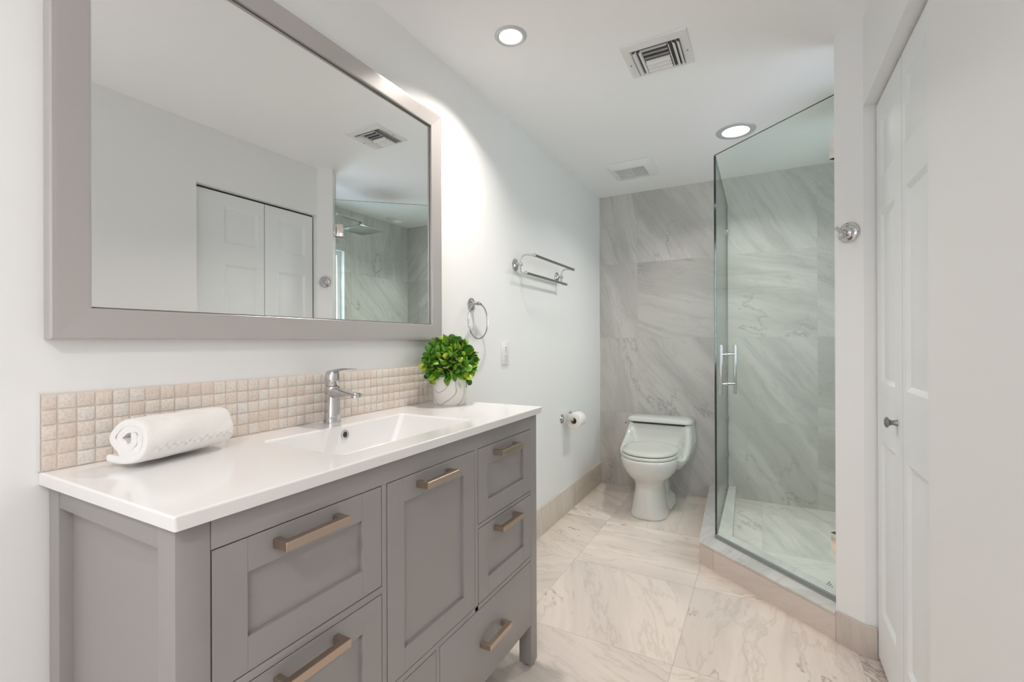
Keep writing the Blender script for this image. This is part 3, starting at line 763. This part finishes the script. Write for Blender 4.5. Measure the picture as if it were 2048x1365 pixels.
# ------------------------------------------------------------------ outlet
ot = thing('electrical_outlet', (0.0, 2.103, 1.108), 'white rectangular double electrical outlet on the left wall beside the plant', 'outlet')
b = new_bm(); box(b, (0, 2.066, 1.0485), (0.006, 2.140, 1.1685), 0.0022); part('cover_plate', b, M['plastic'], ot)
b = new_bm(); box(b, (0.004, 2.086, 1.074), (0.0078, 2.120, 1.143), 0.0006); rc = part('receptacle', b, M['plastic'], ot)
b = new_bm()
for zc in (1.125, 1.092):
    box(b, (0.0078, 2.0955, zc-0.004), (0.0082, 2.0975, zc+0.005)); box(b, (0.0078, 2.1085, zc-0.003), (0.0082, 2.1105, zc+0.005))
    lathe(b, [(0, 0.0082-0.0078), (0.0023, 0.0004), (0.0023, 0)], 12, (0.0078, 2.103, zc-0.009), (1, 0, 0))
box(b, (0.0078, 2.0955, 1.1365), (0.0083, 2.1105, 1.1395))
part('socket_slots', b, M['slot'], rc, smooth=False)

# ------------------------------------------------------------------ toilet paper
TX, TZ = 0.076, 0.650
tp = thing('toilet_paper_holder', (0.0, 2.96, TZ), 'chrome two-post toilet paper holder low on the left wall', 'toilet paper holder')
for yy in (2.880, 3.030):
    b = new_bm(); rosette(b, (0, yy, TZ), (1, 0, 0), 0.031, 0.012); part('wall_plate', b, M['chrome'], tp)
    b = new_bm(); tube(b, [(0.010, yy, TZ), (0.04, yy, TZ), (TX, yy, TZ)], [0.007, 0.005, 0.0055], 12); ball(b, (TX, yy, TZ), 0.0095); part('post', b, M['chrome'], tp)
b = new_bm(); tube(b, [(TX, 2.880, TZ), (TX, 3.030, TZ)], 0.0055, 12); part('roller', b, M['chrome'], tp)
trl = thing('toilet_paper_roll', (TX, 2.955, TZ-0.010), 'white toilet paper roll hanging on the chrome holder', 'toilet paper')
b = new_bm()
def cyl_ring(bm, r0, r1, ya, yb, x, z):
    lathe(bm, [(r0, ya), (r1-0.0015, ya), (r1, ya+0.0015), (r1, yb-0.0015), (r1-0.0015, yb), (r0, yb), (r0, ya)], 48, (x, 0, z), (0, 1, 0))
cyl_ring(b, 0.0205, 0.0525, 2.902, 3.006, TX, TZ-0.012)
part('paper', b, M['paper'], trl, angle=50)
b = new_bm(); cyl_ring(b, 0.0190, 0.0204, 2.9015, 3.0065, TX, TZ-0.012); part('cardboard_core', b, mat('cardboard', (0.42, 0.36, 0.30), 0.9), trl)
b = new_bm(); box(b, (TX-0.0535, 2.903, TZ-0.055), (TX-0.0520, 3.005, TZ-0.012)); part('loose_sheet', b, M['paper'], trl)

# ------------------------------------------------------------------ toilet
TC = 0.508
to = thing('toilet', (TC, 3.35, 0), 'white low-profile one-piece toilet with closed lid in the corner', 'toilet')
def loft(t, secs, n=56, capb=True, capt=True):
    """secs: (z, yc, half width, half length front, half length back, exponent)"""
    rr = []
    for z, yc, hw, lf, lb, ex in secs:
        ring = []
        for i in range(n):
            a = 2*pi*i/n; c, s = cos(a), sin(a)
            ly = lb if s > 0 else lf
            ring.append(t.verts.new((TC+hw*math.copysign(abs(c)**(2/ex), c), yc+ly*math.copysign(abs(s)**(2/ex), s), z)))
        rr.append(ring)
    for a, c in zip(rr[:-1], rr[1:]):
        for i in range(n): t.faces.new((a[i], a[(i+1) % n], c[(i+1) % n], c[i]))
    if capb: t.faces.new(rr[0][::-1])
    if capt: t.faces.new(rr[-1])
t = bmesh.new()
# pedestal and bowl
loft(t, [(0.0, 3.20, 0.122, 0.145, 0.19, 2.4), (0.010, 3.20, 0.122, 0.145, 0.19, 2.4), (0.05, 3.20, 0.112, 0.137, 0.18, 2.3), (0.12, 3.205, 0.102, 0.13, 0.17, 2.2),
         (0.19, 3.205, 0.092, 0.122, 0.17, 2.2), (0.225, 3.205, 0.097, 0.128, 0.17, 2.2), (0.25, 3.205, 0.118, 0.152, 0.18, 2.15), (0.275, 3.205, 0.145, 0.178, 0.20, 2.1), (0.305, 3.205, 0.168, 0.200, 0.22, 2.1),
         (0.335, 3.205, 0.181, 0.213, 0.24, 2.1), (0.365, 3.205, 0.187, 0.221, 0.25, 2.1), (0.388, 3.205, 0.187, 0.222, 0.25, 2.1), (0.396, 3.205, 0.183, 0.218, 0.25, 2.1), (0.398, 3.205, 0.172, 0.207, 0.24, 2.1)])
# rear foot
loft(t, [(0.0, 3.45, 0.128, 0.22, 0.20, 2.6), (0.012, 3.45, 0.128, 0.22, 0.20, 2.6), (0.045, 3.45, 0.118, 0.21, 0.195, 2.5), (0.075, 3.45, 0.085, 0.20, 0.19, 2.3), (0.16, 3.45, 0.078, 0.18, 0.18, 2.2), (0.27, 3.46, 0.10, 0.20, 0.20, 2.3)])
# tank with arms sweeping forward round the seat
nx = 40
def tank_ring(z, hw, yb, yarm, yin, win, r):
    out = []
    # back edge (left to right)
    K = 14
    back = [(TC+hw*(-1+2*i/K), yb) for i in range(K+1)]
    # rounded sides and front
    front = []
    for i in range(nx+1):
        s = 1-2*i/nx                      # +1 right .. -1 left
        ab = abs(s)*hw
        e = max(0.0, min(1.0, (ab-win)/(hw*0.93-win))) if hw*0.93 > win else 1
        e = e*e*(3-2*e)
        y = yin+(yarm-yin)*e
        c = max(0.0, (abs(s)-(1-r/hw))/(r/hw)); y += r*(1-math.sqrt(max(0, 1-c*c)))
        front.append((TC+s*hw, y))
    return [(x, y, z) for x, y in back+front]
levels = [(0.262, 0.150, 3.66, 3.34, 3.34, 0.09, 0.05), (0.295, 0.185, 3.685, 3.29, 3.29, 0.10, 0.06), (0.33, 0.213, 3.695, 3.255, 3.26, 0.11, 0.07), (0.365, 0.232, 3.70, 3.235, 3.30, 0.12, 0.08),
          (0.395, 0.240, 3.70, 3.255, 3.43, 0.135, 0.08), (0.43, 0.240, 3.70, 3.335, 3.475, 0.150, 0.07), (0.47, 0.237, 3.70, 3.41, 3.487, 0.160, 0.06), (0.51, 0.232, 3.70, 3.455, 3.492, 0.168, 0.05), (0.545, 0.227, 3.70, 3.48, 3.495, 0.18, 0.045), (0.565, 0.224, 3.70, 3.49, 3.497, 0.19, 0.04)]
rr = [[t.verts.new(p) for p in tank_ring(*l)] for l in levels]
for a, c in zip(rr[:-1], rr[1:]):
    m = len(a)
    for i in range(m): t.faces.new((a[i], a[(i+1) % m], c[(i+1) % m], c[i]))
t.faces.new(rr[0][::-1]); t.faces.new(rr[-1])
tb = part('toilet_body', t, M['ceramic'], to, angle=180)
md = tb.modifiers.new('remesh', 'REMESH'); md.mode = 'VOXEL'; md.voxel_size = 0.006; md.use_smooth_shade = True
md = tb.modifiers.new('smooth', 'SMOOTH'); md.factor = 0.5; md.iterations = 12
# tank lid
t = bmesh.new()
rr = []
for z, k in ((0.5690, -0.004), (0.5705, 0.002), (0.583, 0.003), (0.594, -0.002), (0.602, -0.014), (0.606, -0.040), (0.608, -0.09)):
    hw = 0.228+k
    rr.append([t.verts.new(p) for p in [(x, y if y > 3.6 else y, z) for x, y, z in tank_ring(z, hw, 3.703+min(0, k), 3.478-k, 3.478-k, 0.05, 0.05)]])
for a, c in zip(rr[:-1], rr[1:]):
    m = len(a)
    for i in range(m): t.faces.new((a[i], a[(i+1) % m], c[(i+1) % m], c[i]))
t.faces.new(rr[0][::-1]); t.faces.new(rr[-1])
part('tank_lid', t, M['ceramic'], to, angle=60)
b = new_bm(); prism(b, [(TC-0.180, 3.490), (TC+0.180, 3.490), (TC+0.2205, 3.530), (TC+0.2205, 3.69), (TC-0.2205, 3.69), (TC-0.2205, 3.530)], 0.555, 0.5705); part('tank_gap', b, M['rubber_gap'], to, smooth=False)  # black insert in place of the shaded gap under the tank lid
t = bmesh.new(); loft(t, [(0.3985, 3.22, 0.176, 0.222, 0.225, 2.15), (0.4015, 3.22, 0.183, 0.229, 0.23, 2.15), (0.412, 3.22, 0.184, 0.230, 0.23, 2.15), (0.418, 3.22, 0.181, 0.226, 0.23, 2.15), (0.419, 3.22, 0.17, 0.215, 0.22, 2.15)])
part('seat', t, M['seat'], to, angle=60)
t = bmesh.new(); loft(t, [(0.4225, 3.22, 0.168, 0.215, 0.222, 2.15), (0.4255, 3.22, 0.177, 0.223, 0.225, 2.15), (0.434, 3.22, 0.178, 0.224, 0.225, 2.15), (0.442, 3.22, 0.172, 0.217, 0.22, 2.15), (0.447, 3.22, 0.14, 0.18, 0.19, 2.1), (0.449, 3.22, 0.08, 0.11, 0.12, 2.0)])
part('seat_lid', t, M['seat'], to, angle=60)
b = new_bm(); box(b, (TC-0.07, 3.435, 0.41), (TC+0.07, 3.465, 0.435), 0.006); part('seat_hinge', b, M['seat'], to)
b = new_bm(); tube(b, [(TC-0.223, 3.545, 0.548), (TC-0.243, 3.545, 0.548)], 0.008, 14); box(b, (TC-0.249, 3.485, 0.540), (TC-0.241, 3.553, 0.556), 0.003)
part('flush_lever', b, M['chrome'], to)
b = new_bm(); lathe(b, [(0.012, 0), (0.012, 0.012), (0.008, 0.022), (0, 0.026)], 20, (TC+0.105, 3.40, 0.022)); part('bolt_cap', b, M['ceramic'], to)

# ------------------------------------------------------------------ shower glass
GZ1 = 2.165
ft = 0.010
sp = thing('glass_shower_panel', (0.962, 3.2, CT), 'fixed clear glass shower panel from the back wall along the curb', 'glass panel')
def pane(x0, y0, x1, y1, z0, z1):
    """10 mm pane, big faces clear (slot 0), edges dark (slot 1)"""
    t = bmesh.new(); d = Vector((x1-x0, y1-y0)).normalized(); n = Vector((-d.y, d.x))*ft/2
    pts = [(x0-n.x, y0-n.y), (x1-n.x, y1-n.y), (x1+n.x, y1+n.y), (x0+n.x, y0+n.y)]
    lo = [t.verts.new((*p, z0)) for p in pts]; hi = [t.verts.new((*p, z1)) for p in pts]
    t.faces.new(lo[::-1]).material_index = 1; t.faces.new(hi).material_index = 1
    for i in range(4):
        f = t.faces.new((lo[i], lo[(i+1) % 4], hi[(i+1) % 4], hi[i])); f.material_index = 1 if i in (1, 3) else 0
    return t
o = finish('pane', pane(0.958, YB-0.003, 0.9615, 2.706, CT+0.004, GZ1), None, smooth=False, slots=[M['glass'], M['glassedge']]); attach(o, sp)
for z in (1.955, 0.60, 0.34):
    b = new_bm(); box(b, (0.951, YB-0.022, z-0.022), (0.9655, YB-0.0005, z+0.022), 0.001); part('wall_clip', b, M['nickel'], sp)
for y in (2.93, 3.50):
    b = new_bm(); box(b, (0.9535, y-0.022, CT), (0.966, y+0.022, CT+0.04), 0.001); part('floor_clip', b, M['nickel'], sp)
b = new_bm(); box(b, (0.9605, 2.712, CT+0.0005), (0.9665, YB-0.002, CT+0.004)); part('seal', b, M['seal'], sp)

D0 = Vector((0.9630, 2.6975)); D1 = Vector((1.4755, 2.2365)); dd = (D1-D0).normalized(); dn = Vector((dd.y, -dd.x))
if dn.y > 0: dn = -dn            # toward the room
sd = thing('shower_door', (1.2, 2.48, CT), 'clear frameless glass shower door set at an angle with a chrome pull', 'shower door')
pn = finish('pane', pane(D0.x, D0.y, D1.x, D1.y, CT+0.014, GZ1), None, smooth=False, slots=[M['glass'], M['glassedge']]); attach(pn, sd)
t = bmesh.new()
def along(s, k): p = D0+dd*s+dn*k; return (p.x, p.y)
LN = (D1-D0).length
prism(t, [along(0, -0.006), along(LN, -0.006), along(LN, 0.006), along(0, 0.006)], CT+0.006, CT+0.0175)
prism(t, [along(0, 0.006), along(LN, 0.006), along(LN, 0.011), along(0, 0.011)], CT+0.001, CT+0.008)
part('bottom_seal', t, M['seal'], sd)
# ladder pull, one bar each side
HS = 0.085
t = bmesh.new()
for k in (0.046, -0.046):
    x, y = along(HS, k)
    tube(t, [(x, y, 0.892), (x, y, 1.148)], 0.0078, 18)
hp = part('pull_handle', t, M['chrome'], sd)
t = bmesh.new()
for z in (1.100, 0.947):
    a, c = along(HS, 0.046), along(HS, -0.046)
    tube(t, [(*a, z), (*c, z)], 0.0058, 14)
    a, c = along(HS, 0.009), along(HS, -0.009); tube(t, [(*a, z), (*c, z)], 0.009, 18)
part('standoff', t, M['chrome'], hp)
for zc in (1.950, 0.345):
    t = bmesh.new()
    for k0, k1 in ((0.0052, 0.0105), (-0.0052, -0.0105)):
        prism(t, [along(LN-0.058, k0), along(LN-0.002, k0), along(LN-0.002, k1), along(LN-0.058, k1)], zc-0.043, zc+0.043, 0.0008)
    prism(t, [along(LN-0.004, -0.010), along(LN+0.012, -0.010), along(LN+0.012, 0.010), along(LN-0.004, 0.010)], zc-0.026, zc+0.026, 0.0008)
    hg = part('hinge', t, M['hinge'], sd)
    t = bmesh.new(); prism(t, [along(LN-0.016, 0.0104), along(LN-0.012, 0.0104), along(LN-0.012, 0.0109), along(LN-0.016, 0.0109)], zc-0.024, zc+0.024)
    prism(t, [along(LN-0.057, -0.0105), along(LN-0.002, -0.0105), along(LN-0.002, 0.0105), along(LN-0.057, 0.0105)], zc+0.0432 if zc < 1 else zc-0.0452, zc+0.0452 if zc < 1 else zc-0.0432)
    part('hinge_slot', t, M['slot'], hg, smooth=False)
# small etched safety mark: little triangle of strokes
t = bmesh.new()
mz = 0.166; ms = 0.622
for s0, za, w_, h_ in ((0, 0.014, 0.006, 0.006), (-0.005, 0.007, 0.007, 0.006), (0.005, 0.007, 0.007, 0.006), (-0.010, 0, 0.007, 0.005), (0, 0, 0.008, 0.005), (0.010, 0, 0.007, 0.005)):
    tri = [(ms+s0-w_/2, mz+za), (ms+s0+w_/2, mz+za), (ms+s0, mz+za+h_)]
    a = [t.verts.new((*along(s, 0.0053), z)) for s, z in tri]; c = [t.verts.new((*along(s, 0.0057), z)) for s, z in tri]
    t.faces.new(a); t.faces.new(c[::-1])
    for i in range(3): t.faces.new((a[i], a[(i+1) % 3], c[(i+1) % 3], c[i]))
part('etched_mark', t, M['etch'], pn, smooth=False)

# ------------------------------------------------------------------ robe hook on the angled wall end
rh = thing('robe_hook', (1.4735, 2.1545, 1.5795), 'chrome robe hook with round plate on the narrow wall end beside the shower door', 'robe hook')
hn = Vector((-0.593, -0.805, 0)); hc = Vector((1.4735, 2.1545, 1.5795)); ht = Vector((-0.805, 0.593, 0))
b = new_bm(); rosette(b, hc, hn, 0.0385, 0.014); part('wall_plate', b, M['chrome'], rh)
b = new_bm(); p0 = hc+hn*0.014
tube(b, [p0, p0+hn*0.012, p0+hn*0.020], [0.008, 0.007, 0.009], 16)
tube(b, arc3(p0+hn*0.016, p0+hn*0.030+ht*0.004+Vector((0, 0, -0.004)), p0+hn*0.046+ht*0.012+Vector((0, 0, 0.016)), 10), [0.006]*9+[0.0075], 14)
tube(b, arc3(p0+hn*0.010, p0+hn*0.018+Vector((0, 0, -0.028)), p0+hn*0.030+Vector((0, 0, -0.024)), 8), [0.0055]*7+[0.0065], 14)
part('hook', b, M['chrome'], rh)

# ------------------------------------------------------------------ shower head
sh = thing('shower_head', (1.735, 2.273, 2.15), 'square chrome rain shower head on a wall arm, seen in the mirror', 'shower head')
SX = 1.735
b = new_bm(); box(b, (SX-0.03, 2.273, 2.125), (SX+0.03, 2.283, 2.185), 0.002); part('wall_flange', b, M['chrome'], sh)
b = new_bm(); box(b, (SX-0.0125, 2.282, 2.145), (SX+0.0125, 2.735, 2.166), 0.0015); box(b, (SX-0.0125, 2.712, 2.120), (SX+0.0125, 2.735, 2.146), 0.0015); part('arm', b, M['chrome'], sh)
b = new_bm(); tube(b, [(SX, 2.722, 2.122), (SX, 2.722, 2.098)], [0.009, 0.012], 14); ball(b, (SX, 2.722, 2.100), 0.013); part('swivel', b, M['chrome'], sh)
b = new_bm(); box(b, (SX-0.125, 2.597, 2.080), (SX+0.125, 2.847, 2.089), 0.002); part('head_plate', b, mat('satin_chrome', (0.55, 0.60, 0.62), 0.2, 1.0), sh)

# ------------------------------------------------------------------ ceiling fixtures
def downlight(name, c, ro, ri, label, power, col, cat='ceiling light', lit=True, grp=None, spread=radians(140)):
    o = thing(name, (c[0], c[1], H), label, cat, grp)
    b = new_bm(); lathe(b, [(ri, 0.0), (ri, -0.004), (ri+(ro-ri)*0.45, -0.0065), (ro-0.004, -0.0045), (ro, -0.0005), (ro, 0.0)], 56)
    q = finish('trim_ring', b, M['ring'] if lit else M['plastic']); q.parent = o
    b = new_bm(); lathe(b, [(0, -0.0035), (ri, -0.003), (ri, -0.0005)], 40)
    q = finish('lens', b, M['lamp'] if lit else M['plastic']); q.parent = o
    if lit: area('lamp', (0, 0, -0.009), (0, 0, -1), ri*1.7, ri*1.7, power, col, 'DISK', o, spread)
    return o
M['ring'] = mat('brushed_nickel_ring', (0.55, 0.57, 0.58), 0.35, 0.3, bump=0.1, bscale=60)
downlight('recessed_light', (0.329, 1.575), 0.0625, 0.0445, 'small round recessed ceiling light nearest the mirror', 8.5, (1.0, 0.92, 0.85), spread=radians(126))
downlight('recessed_light', (1.055, 2.900), 0.104, 0.071, 'larger round recessed ceiling light above the shower glass corner', 12, (1.0, 0.955, 0.89))
downlight('ceiling_cover', (1.975, 3.33), 0.052, 0.034, 'small white round ceiling disc inside the shower, seen in the mirror', 0, (1, 1, 1), 'ceiling cover', False)

# supply vent
vt = thing('ceiling_vent', (0.808, 1.968, H), 'white rectangular air supply register with louvers in the ceiling', 'ceiling vent')
VX0, VX1, VY0_, VY1_ = 0.678, 0.937, 1.845, 2.091
IX0, IX1, IY0, IY1 = 0.714, 0.900, 1.894, 2.077
b = new_bm(); zt = H
t = bmesh.new(); lps = []
for z, (x0, x1, y0, y1) in ((H-0.0005, (VX0, VX1, VY0_, VY1_)), (H-0.006, (VX0+0.004, VX1-0.004, VY0_+0.004, VY1_-0.004)), (H-0.007, (IX0-0.004, IX1+0.004, IY0-0.004, IY1+0.004)), (H-0.0015, (IX0, IX1, IY0, IY1))):
    lps.append([t.verts.new((x, y, z)) for x, y in ((x0, y0), (x1, y0), (x1, y1), (x0, y1))])
for a, c in zip(lps[:-1], lps[1:]):
    for k in range(4): t.faces.new((a[k], a[(k+1) % 4], c[(k+1) % 4], c[k]))
part('vent_frame', t, M['plastic'], vt, smooth=False)
b = new_bm(); box(b, (IX0, IY0, H-0.002), (IX1, IY1, H-0.0008)); part('duct_opening', b, M['ventdark'], vt, smooth=False)
def blade(pa, pb, w_, tilt_dir, lean):
    """a curved louver blade between two points along one axis; lean = sideways lean of the lower lip"""
    t = bmesh.new(); pa, pb = Vector(pa), Vector(pb); td = Vector(tilt_dir)
    R1, R2 = [], []
    for u, v in ((0, 0), (0.35, 0.12), (0.7, 0.42), (1.0, 1.0)):
        off = td*(lean*v)+Vector((0, 0, -w_*u))
        R1.append((pa+off, pb+off))
    vs = [(t.verts.new(a), t.verts.new(c)) for a, c in R1]
    vs2 = [(t.verts.new(a+td*0.0012), t.verts.new(c+td*0.0012)) for a, c in R1]
    for q_ in (vs, vs2):
        for i in range(3): t.faces.new((q_[i][0], q_[i][1], q_[i+1][1], q_[i+1][0]))
    for i in (0, 3): t.faces.new((vs[i][0], vs[i][1], vs2[i][1], vs2[i][0]))
    for j in (0, 1):
        for i in range(3): t.faces.new((vs[i][j], vs[i+1][j], vs2[i+1][j], vs2[i][j]))
    return t
zt = H-0.003
for x, ln in ((0.716, -0.010), (0.732, -0.012), (0.752, -0.008)):
    part('louver', blade((x, IY0+0.003, zt), (x, IY1-0.003, zt), 0.013, (1, 0, 0), ln), M['plastic'], vt)
for x, ln in ((0.856, 0.006), (0.872, 0.012), (0.888, 0.012)):
    part('louver', blade((x, IY0+0.003, zt), (x, IY1-0.003, zt), 0.013, (1, 0, 0), ln), M['plastic'], vt)
for y, ln in ((1.902, -0.004), (1.932, -0.007), (1.962, -0.009), (1.986, 0.016), (2.012, 0.016), (2.038, 0.016), (2.060, 0.014)):
    part('louver', blade((0.756, y, zt), (0.853, y, zt), 0.012, (0, 1, 0), ln), M['plastic'], vt)
for p in ((0.694, 1.985), (0.921, 1.985)):
    b = new_bm(); lathe(b, [(0, -0.002), (0.0035, -0.0015), (0.004, 0)], 12, (p[0], p[1], H-0.0068)); part('screw', b, M['nickel'], vt)


# exhaust fan cover
ef = thing('exhaust_fan', (0.41, 3.19, H), 'white raised bathroom exhaust fan cover on the ceiling near the back wall', 'exhaust fan')
t = bmesh.new(); lps = []
EX0, EX1, EY0, EY1 = 0.252, 0.560, 3.035, 3.350
for z, i_ in ((H-0.0005, 0.0), (H-0.006, 0.0), (H-0.026, 0.022), (H-0.032, 0.040)):
    lps.append([t.verts.new((x, y, z)) for x, y in ((EX0+i_, EY0+i_), (EX1-i_, EY0+i_), (EX1-i_, EY1-i_), (EX0+i_, EY1-i_))])
for a, c in zip(lps[:-1], lps[1:]):
    for k in range(4): t.faces.new((a[k], a[(k+1) % 4], c[(k+1) % 4], c[k]))
inn = [t.verts.new((x, y, H-0.032)) for x, y in ((EX0+0.052, EY0+0.052), (EX1-0.060, EY0+0.052), (EX1-0.060, EY1-0.050), (EX0+0.052, EY1-0.050))]
deep = [t.verts.new((v.co.x, v.co.y, H-0.010)) for v in inn]
for k in range(4):
    t.faces.new((lps[-1][k], lps[-1][(k+1) % 4], inn[(k+1) % 4], inn[k])); t.faces.new((inn[k], inn[(k+1) % 4], deep[(k+1) % 4], deep[k]))
t.faces.new(deep)
ve = [e for e in t.edges if abs(e.verts[0].co.z-e.verts[1].co.z) > 1e-4 and e.verts[0] not in inn and e.verts[1] not in inn]
bmesh.ops.bevel(t, geom=ve, offset=0.02, segments=3, profile=0.5, affect='EDGES')
part('fan_cover', t, M['plastic'], ef, angle=30)
b = new_bm()
for k in range(12):
    y = EY0+0.058+k*0.0175
    q_ = bmesh.new(); box(q_, (EX0+0.053, -0.0012, -0.006), (EX1-0.061, 0.0012, 0.006))
    merge(b, q_, 0, Matrix.Translation((0, y, H-0.023)) @ Matrix.Rotation(radians(-50), 4, 'X'))
box(b, (0.402, EY0+0.054, H-0.0315), (0.406, EY1-0.052, H-0.0285))
part('grille_slats', b, M['plastic'], ef)
